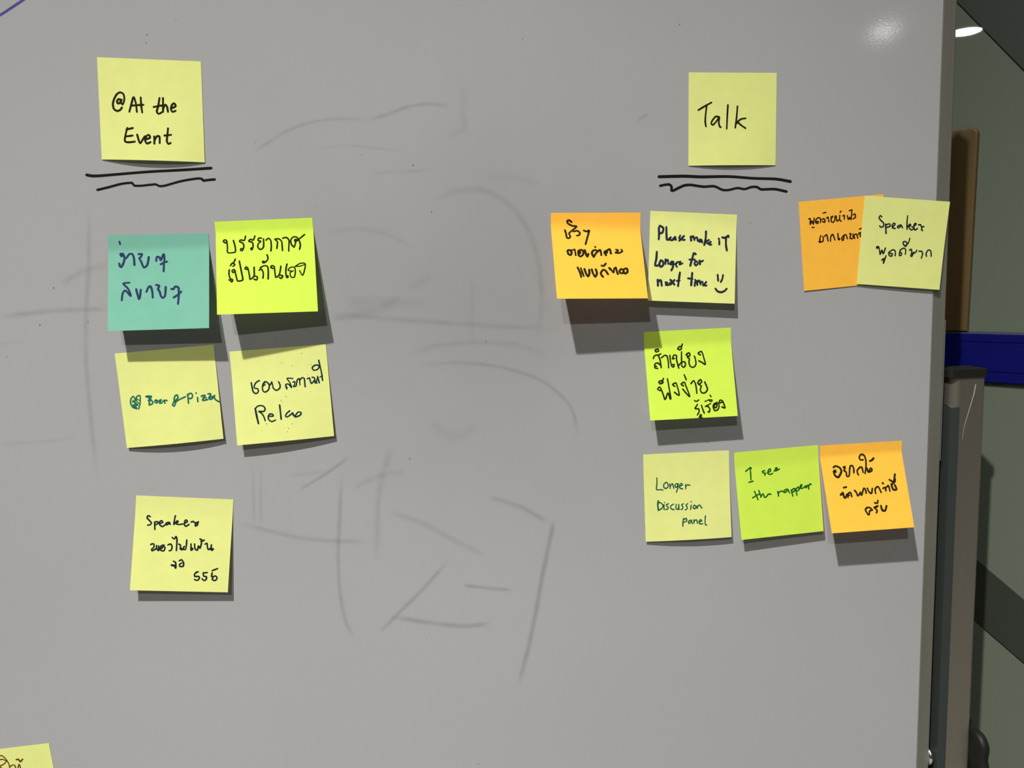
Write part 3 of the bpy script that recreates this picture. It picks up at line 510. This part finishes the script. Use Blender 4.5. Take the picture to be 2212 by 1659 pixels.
UNDERLINES=[[2.16,[[-257.0,1392.5],[-253.1,1391.7],[-247.2,1391.7],[-230.0,1392.9],[-210.0,1394.2],[-186.5,1395.1],[-164.0,1396.2]]],[1.84,[[-250.1,1381.1],[-242.1,1382.9],[-231.9,1385.4],[-224.3,1386.0],[-222.5,1383.9],[-217.5,1383.7],[-206.8,1384.6],[-203.9,1383.2],[-199.5,1383.5],[-187.2,1386.7],[-175.0,1388.5],[-171.6,1388.1],[-170.7,1386.8],[-167.0,1387.2],[-161.9,1387.6]]],[2.42,[[193.2,1383.9],[214.3,1384.0],[229.5,1383.2],[252.5,1383.1],[274.1,1381.3],[293.5,1380.4],[306.4,1378.1]]],[2.12,[[194.2,1376.6],[197.6,1377.2],[201.7,1377.5],[203.8,1375.7],[203.8,1372.6],[205.9,1372.8],[214.3,1376.4],[220.4,1376.8],[231.0,1375.2],[240.2,1375.4],[247.1,1372.4],[252.5,1372.1],[260.2,1373.6],[266.4,1372.6],[271.8,1374.1],[276.8,1374.2],[281.1,1372.1],[292.8,1372.1],[303.0,1369.9]]]]
ARC=[[1.77,[[-313.5,1506.7],[-307.9,1509.3],[-301.0,1513.5],[-295.3,1517.1],[-289.6,1520.7],[-285.2,1524.3]]]]
SMUDGES=[[2.29,0.28,[[-131.3,1408.4],[-118.0,1415.9],[-102.1,1424.6],[-85.1,1430.1],[-64.3,1432.5],[-40.9,1431.6]]],[2.35,0.36,[[-40.9,1431.6],[-26.4,1435.3],[-10.4,1441.0],[6.9,1443.4],[24.0,1440.7]]],[1.81,0.18,[[-83.7,1410.3],[-57.6,1411.9],[-36.8,1409.7],[-17.2,1406.9]]],[1.84,0.2,[[-40.4,1390.4],[-19.3,1391.1],[7.4,1392.2]]],[3.75,0.25,[[6.3,1367.3],[22.7,1374.2],[40.4,1376.6],[57.9,1371.6],[73.8,1358.0],[84.3,1340.3],[90.7,1319.8],[92.9,1296.5],[92.4,1275.8],[87.5,1249.6]]],[3.15,0.16,[[-79.7,1345.4],[-54.6,1346.8],[-32.2,1343.0],[-11.3,1331.8]]],[5.85,0.22,[[-79.6,1277.5],[-58.1,1279.4],[-37.8,1282.8],[-22.5,1293.2]]],[3.19,0.28,[[-78.3,1276.1],[-56.9,1277.4],[-24.8,1273.6],[15.9,1269.4],[57.2,1265.3],[106.1,1261.4]]],[6.66,0.18,[[-65.6,1289.1],[-45.6,1288.5],[0.2,1285.7]]],[4.79,0.14,[[35.2,1456.7],[33.2,1437.4],[34.0,1424.5],[20.5,1418.8]]],[3.01,0.12,[[36.5,1305.0],[34.5,1251.5]]],[5.4,0.15,[[-16.9,1298.4],[3.8,1307.3]]],[4.06,0.12,[[51.5,1386.3],[74.6,1384.6],[95.0,1378.9]]],[2.52,0.34,[[-13.6,1235.7],[22.8,1236.6],[57.8,1231.2],[89.9,1219.4],[110.7,1202.1],[118.6,1187.0],[120.7,1167.0]]],[3.76,0.18,[[-19.6,1243.1],[2.8,1250.9],[42.5,1252.6],[76.1,1248.2],[98.4,1236.8]]],[2.18,0.4,[[-112.8,1136.6],[-93.4,1146.9],[-70.7,1161.9]]],[2.47,0.16,[[-122.9,1148.5],[-90.1,1150.8]]],[2.14,0.2,[[-148.5,1158.0],[-151.1,1107.8]]],[2.15,0.17,[[-142.4,1157.6],[-145.7,1107.5]]],[3.08,0.28,[[-162.5,1111.0],[-138.3,1102.9],[-115.3,1095.7],[-90.3,1091.6],[-55.5,1087.7]]],[2.82,0.36,[[-77.7,1147.7],[-81.3,1111.8],[-84.4,1078.7],[-84.8,1048.5],[-81.5,1021.1],[-74.4,1003.4]]],[4.11,0.24,[[-35.7,1168.3],[-44.8,1142.6],[-49.1,1121.4],[-53.2,1070.0]]],[3.47,0.18,[[-68.9,1135.7],[-44.7,1145.1],[-23.9,1147.2]]],[3.83,0.22,[[-41.4,1114.4],[-11.5,1100.9],[12.2,1085.9],[41.2,1068.8]]],[3.27,0.38,[[44.5,1121.0],[70.5,1111.1],[93.4,1096.1]]],[7.32,0.12,[[-4.5,1189.5],[15.6,1173.8],[38.5,1184.2]]],[3.3,0.55,[[98.6,1097.3],[96.5,1087.1],[87.9,1049.8],[80.6,1014.6],[73.3,983.0],[63.3,948.7]]],[2.74,0.4,[[7.8,1068.2],[-15.6,1043.9],[-35.0,1025.7],[-53.1,1008.8]]],[2.51,0.45,[[18.2,1045.4],[38.2,1041.6],[60.8,1037.8]]],[3.46,0.42,[[-45.0,1022.5],[-20.5,1016.1],[4.3,1010.7],[23.1,1008.5],[42.1,1009.2]]],[2.94,0.3,[[-257.7,1367.3],[-261.5,1325.9],[-267.4,1283.9],[-270.6,1248.4],[-271.1,1204.9],[-271.0,1153.3]]],[3.18,0.33,[[-330.9,1286.1],[-304.0,1288.7],[-277.0,1289.9],[-250.5,1289.7]]],[3.75,0.22,[[-284.5,1309.8],[-264.8,1319.7],[-247.5,1323.5]]],[1.86,0.12,[[-337.0,1265.5],[-315.6,1266.1]]],[2.16,0.14,[[-341.2,1186.5],[-314.0,1186.6],[-283.7,1188.0]]],[1.93,0.4,[[175.2,1428.7],[179.8,1431.3],[184.5,1434.5]]]]
SPECKS=[[-204.9,1489.4],[-181.9,1505.6],[-129.4,1415.1],[-85.6,1365.0],[-48.3,1404.5],[-7.9,1396.1],[5.3,1359.2],[-302.3,1279.0],[-289.3,1307.3],[-328.7,1255.0],[83.0,1492.3],[211.1,1503.8],[383.2,1149.5],[-203.7,1495.5],[-21.3,1157.8],[-11.6,1005.2],[26.3,880.7],[45.8,1253.1],[218.9,1169.6],[271.3,1344.2],[-266.3,1279.9]]

# ------------------------------------------------------------------ the whiteboard on its stand
XR = 0.4375            # right edge of the writing surface
XL = -1.36
ZT, ZB = 1.5285, 0.16
FR = 0.0150            # visible width of the frame
board = empty('whiteboard', ((XL + XR) / 2, 0.03, 0.0))
tag(board, 'large grey-white magnetic whiteboard in a metal frame on a rolling stand', 'whiteboard')
OFF = Vector(board.location)


def bpart(name, bm, m, parent=None, smooth=False):
    """a part given in world coordinates, kept in the board's own space"""
    bmesh.ops.translate(bm, verts=bm.verts[:], vec=-OFF)
    return obj(name, bm, m, parent or board, smooth)


bm = bmesh.new()
box(bm, XL, XR, 0.0, 0.016, ZB, ZT, 0.0006, 2)
bpart('writing_panel', bm, M_BOARD)
# frame: aluminium extrusion, its face sloping back from the panel edge
prof_r = [(XR, 0.0012), (XR + 0.0010, 0.0010), (XR + FR - 0.0015, 0.0034), (XR + FR, 0.0050), (XR + FR, 0.020), (XR, 0.020)]
bm = bmesh.new(); prism(bm, prof_r, 'z', ZB - FR, ZT + FR); bpart('frame_side', bm, M_ALU)
bm = bmesh.new(); prism(bm, [(XL - (x - XR), y) for x, y in prof_r], 'z', ZB - FR, ZT + FR); bpart('frame_side', bm, M_ALU)
bm = bmesh.new(); prism(bm, [(y, ZT + (x - XR)) for x, y in prof_r], 'x', XL, XR); bpart('frame_top', bm, M_ALU)
bm = bmesh.new(); prism(bm, [(y, ZB - (x - XR)) for x, y in prof_r], 'x', XL, XR); bpart('frame_bottom', bm, M_ALU)

POST_TOP = 1.2060
PIVOT = 0.843
PX0, PX1 = 0.4585, 0.4900
for side in (1, -1):
    def mx(x):
        return x if side > 0 else (XL + XR) - x
    def mb(bm):
        if side < 0:
            for v_ in bm.verts:
                v_.co.x = (XL + XR) - v_.co.x
            bmesh.ops.reverse_faces(bm, faces=bm.faces[:])
        return bm
    # bracket plate behind the frame edge
    bm = bmesh.new(); box(bm, 0.420, XR + FR + 0.0012, 0.0052, 0.0082, 1.130, 1.257, 0.0003)
    bpart('bracket_plate', mb(bm), M_ALU)
    # upright
    bm = bmesh.new()
    prism(bm, round_rect(PX0, PX1, 0.0, 0.026, (0.0085, 0.0025, 0.0025, 0.0025), 8), 'z', 0.10, POST_TOP)
    post = bpart('post', mb(bm), M_ALU_POST)
    bm = bmesh.new()
    prism(bm, round_rect(PX0 - 0.0035, PX1 + 0.0012, -0.0015, 0.0275, (0.004, 0.002, 0.002, 0.002), 6), 'z', POST_TOP, POST_TOP + 0.0068)
    box(bm, PX0 + 0.003, PX1 - 0.003, 0.006, 0.022, POST_TOP - 0.012, POST_TOP)
    bpart('post_cap', mb(bm), M_BLACK, post)
    bm = bmesh.new()
    prism(bm, [(-0.0006, 0.10), (0.025, 0.10), (0.025, 1.176), (0.020, 1.1815), (0.006, 1.1815), (-0.0006, 1.179)], 'x', PX0 - 0.0012, PX0 + 0.0073)
    bpart('channel_strip', mb(bm), M_SEAL, post)
    # pivot: bolt through the post, washer against the frame, star knob outside
    bm = bmesh.new()
    lathe(bm, [(0.0045, XR + FR), (0.0045, PX1 + 0.006)], 'x', 20, (0, 0.0130, PIVOT))
    bpart('pivot_bolt', mb(bm), M_STEEL)
    bm = bmesh.new()
    lathe(bm, [(0.0088, XR + FR - 0.0002), (0.0088, XR + FR + 0.0014), (0.0078, XR + FR + 0.0025), (0.0062, XR + FR + 0.0033), (0.0040, XR + FR + 0.0038), (0.001, XR + FR + 0.0040)], 'x', 36, (0, 0.0095, PIVOT))
    bpart('domed_bolt_head', mb(bm), M_STEEL, None, True)
    bm = bmesh.new()
    nn_ = 80
    prof_k = [(0.40, 0.0), (0.46, 0.001), (0.72, 0.0018), (0.94, 0.0028), (1.0, 0.0042), (1.0, 0.0092), (0.96, 0.0108), (0.82, 0.0122), (0.5, 0.0130), (0.1, 0.0133)]
    rings = []
    for f_, a_ in prof_k:
        ring = []
        for i in range(nn_):
            t_ = 2 * math.pi * i / nn_
            lob = 1.0 - 0.17 * (0.5 - 0.5 * math.cos(5 * (t_ - 1.20))) ** 1.4 * min(1, max(0, (f_ - 0.4) / 0.4))
            rr = 0.0305 * f_ * lob
            ring.append(bm.verts.new((PX1 + a_, 0.0130 + rr * math.cos(t_), PIVOT + 0.002 + rr * math.sin(t_))))
        rings.append(ring)
    for A, B in zip(rings, rings[1:]):
        for i in range(nn_):
            bm.faces.new((A[i], A[(i + 1) % nn_], B[(i + 1) % nn_], B[i]))
    bm.faces.new(rings[0]); bm.faces.new(rings[-1][::-1])
    bmesh.ops.recalc_face_normals(bm, faces=bm.faces[:])
    bpart('star_knob', mb(bm), M_BLACK, None, True)
    # foot and castors
    fb = bmesh.new(); box(fb, PX0 - 0.002, PX1 + 0.002, -0.26, 0.075, 0.075, 0.115, 0.003)
    foot = bpart('foot', mb(fb), M_ALU_POST)
    for yy in (-0.235, 0.05):
        bm = bmesh.new()
        lathe(bm, [(0.008, -0.012), (0.028, -0.012), (0.032, -0.007), (0.032, 0.007), (0.028, 0.012), (0.008, 0.012)], 'x', 28, ((PX0 + PX1) / 2, yy, 0.032))
        box(bm, PX0 + 0.006, PX1 - 0.006, yy - 0.012, yy + 0.012, 0.052, 0.077)
        bpart('castor', mb(bm), M_BLACK, foot)
    if side > 0:
        # pale diagonal scratch down the face of the post
        bm = bmesh.new()
        sp_ = [(0.4805, 1.199), (0.4790, 1.190), (0.4765, 1.181), (0.4735, 1.170), (0.4712, 1.162), (0.4697, 1.150)]
        ribbon(bm, [Vector((a, 0, b)) for a, b in sp_], [Vector((0, -1, 0))] * len(sp_), 0.0011, 0.0001, wob=lambda t: 1.1 - 0.8 * t)
        bpart('scratch', bm, M_SCRATCH, post)
bm = bmesh.new()
box(bm, XL - (PX0 - XR) , PX0, 0.022, 0.038, 0.115, 0.145, 0.003)
bpart('cross_bar', bm, M_ALU_POST)


# marks drawn on the board
def on_board(x, z):
    return Vector((x / 1000, 0, z / 1000)), Vector((0, -1, 0))


rnd = random.Random(4)
for s in UNDERLINES:
    bm = bmesh.new(); write(bm, [s], on_board, rnd, 0.00006)
    bpart('marker_underline', bm, M_BLACK_MARK)
bm = bmesh.new(); write(bm, ARC, on_board, rnd, 0.00006)
bpart('marker_arc', bm, M_BLUE_MARK)['label'] = 'blue marker arc'
for k, (w, al, pts) in enumerate(SMUDGES):
    bm = bmesh.new()
    lay = bm.verts.layers.float.new('fade')
    cs = catmull(pts, 8)
    PN = [on_board(*q) for q in cs]
    C_ = ribbon(bm, [a for a, b in PN], [b for a, b in PN], w / 1000 * 1.9, 0.00002 + 0.000001 * k, fade=al)
    n_ = len(C_)
    for i, v_ in enumerate(C_):
        t_ = i / (n_ - 1)
        v_[lay] = 0.58 * al * min(1.0, t_ / 0.15, (1 - t_) / 0.15)
    bpart('erased_line', bm, M_SMUDGE)
for i, (x, z) in enumerate(SPECKS):
    bm = bmesh.new()
    p_, n_ = on_board(x, z)
    dab(bm, p_, n_, rnd.uniform(0.0003, 0.0007), 0.00007, 7)
    bpart('dirt_speck', bm, M_SPECK)

# ------------------------------------------------------------------ sticky notes
GROUP = 'sticky notes on the whiteboard'


def prof_bend(x, s):
    if x <= -s:
        return 0.0
    if x >= s:
        return x
    return (x + s) ** 2 / (4 * s)


def make_note(label, colour, corners, bulge, crease, rest, ink, strokes, dots):
    TL, TR, BR, BL = [Vector(q) / 1000 for q in corners]
    org = (TL + TR) / 2
    b, h0 = bulge / 1000, rest / 1000

    def S(u, w):
        T, B = TL.lerp(TR, u), BL.lerp(BR, u)
        hb = -B.y + b * 4 * u * (1 - u)
        v0 = crease[0] + (crease[1] - crease[0]) * u
        p = prof_bend(w - v0, crease[2]) / prof_bend(1 - v0, crease[2])
        return Vector((T.x + (B.x - T.x) * w, -(h0 + (hb - h0) * p), T.z + (B.z - T.z) * w)) - org

    def SN(u, w):
        u, w = u / 1000, w / 1000
        e = 0.004
        du = S(u + e, w) - S(u - e, w)
        dw = S(u, w + e) - S(u, w - e)
        n = du.cross(dw).normalized()
        if n.y > 0:
            n = -n
        return S(u, w), n

    bm = bmesh.new()
    nu, nv = 16, 48
    g = [[bm.verts.new(S(i / nu, j / nv)) for i in range(nu + 1)] for j in range(nv + 1)]
    for j in range(nv):
        for i in range(nu):
            bm.faces.new((g[j][i], g[j + 1][i], g[j + 1][i + 1], g[j][i + 1]))
    bmesh.ops.recalc_face_normals(bm, faces=bm.faces[:])
    o = obj('sticky_note', bm, PAPER[colour], None, True)
    o.location = org
    md = o.modifiers.new('thickness', 'SOLIDIFY')
    md.thickness = 0.00012
    md.offset = 0.0
    es_ = o.modifiers.new('crisp_edges', 'EDGE_SPLIT')
    es_.split_angle = math.radians(40)
    tag(o, label, 'sticky note', GROUP)
    bm = bmesh.new()
    write(bm, strokes, SN, rnd, 0.00012)
    obj('handwriting', bm, INK[ink], o)
    if dots:
        bm = bmesh.new()
        for q in dots:
            dab(bm, *SN(*q), rnd.uniform(0.0002, 0.0004), 0.00012, 8)
        obj('ink_spots', bm, INK['darkbrown'], o)
    return o


for nd in NOTES:
    make_note(*nd)

# ------------------------------------------------------------------ blue rail and wooden plank on the wall
rail = empty('rail', wall_pt(0, 0, 1.1888), WA)
tag(rail, 'deep blue grooved rail running along the dark green wall beside the whiteboard', 'rail')
# local frame: x along the wall, -y out of the wall
H = 0.0482
RD = 0.005
outl = [(0, 0), (-RD + 0.001, 0), (-RD, 0.001), (-RD, 0.0104), (-RD + 0.0008, 0.0107), (-RD + 0.0008, 0.0111), (-RD, 0.0114),
        (-RD, 0.0395), (-RD + 0.0008, 0.0398), (-RD + 0.0008, 0.0402), (-RD, 0.0405), (-RD, H - 0.001), (-RD + 0.001, H), (0, H)]
bm = bmesh.new()
prism(bm, outl, 'x', -0.9, 1.6)
obj('rail_body', bm, M_RAIL, rail)
bm = bmesh.new()
prism(bm, [(0, H), (-RD + 0.0004, H), (-RD + 0.0006, H + 0.0006), (-0.0006, H + 0.0019), (0, H + 0.0019)], 'x', -0.9, 1.6)
obj('top_strip', bm, mat('grey_blue_top_strip', (0.030, 0.036, 0.055, 1), 0.45, spec=0.3), rail)['label'] = 'greyish blue top strip'

plank = empty('wooden_board', wall_pt(-0.035, 0, 1.2390), WA)
tag(plank, 'narrow dark brown wooden board with a rounded corner standing on the blue rail', 'wooden board')
plank.rotation_euler = (0, math.radians(0.75), WA)
bm = bmesh.new()
prism(bm, round_rect(-0.030, 0.0245, 0.0, 0.1985, (0, 0, 0.006, 0.006), 8), 'y', -0.0050, -0.0008)
es = [e for e in bm.edges if abs((e.verts[0].co - e.verts[1].co).y) < 1e-6 and e.verts[0].co.y < -0.0045]
bmesh.ops.bevel(bm, geom=es, offset=0.0018, segments=3, profile=0.5, affect='EDGES')
obj('plank', bm, M_WOOD, plank)

# two thin dark sheets on the wall, standing in for its diagonal shadows
M_WALL_SHADE = mat('dark_wall_shade', (0.019, 0.023, 0.016, 1), 0.5)
for name, pts in (('wall_shade_1', [(-0.30, 1.90), (-0.0323, 1.5595), (0.0273, 1.484), (0.19, 1.278), (0.19, 1.90)]),
                  ('wall_shade_2', [(-0.25, 1.168), (-0.25, 1.107), (0.0074, 0.9401), (0.0524, 0.9104), (0.6, 0.55), (0.6, 0.62), (0.0496, 0.9747), (0.008, 1.0034)])):
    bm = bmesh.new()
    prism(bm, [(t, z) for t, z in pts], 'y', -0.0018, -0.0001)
    o = struct(obj(name, bm, M_WALL_SHADE))
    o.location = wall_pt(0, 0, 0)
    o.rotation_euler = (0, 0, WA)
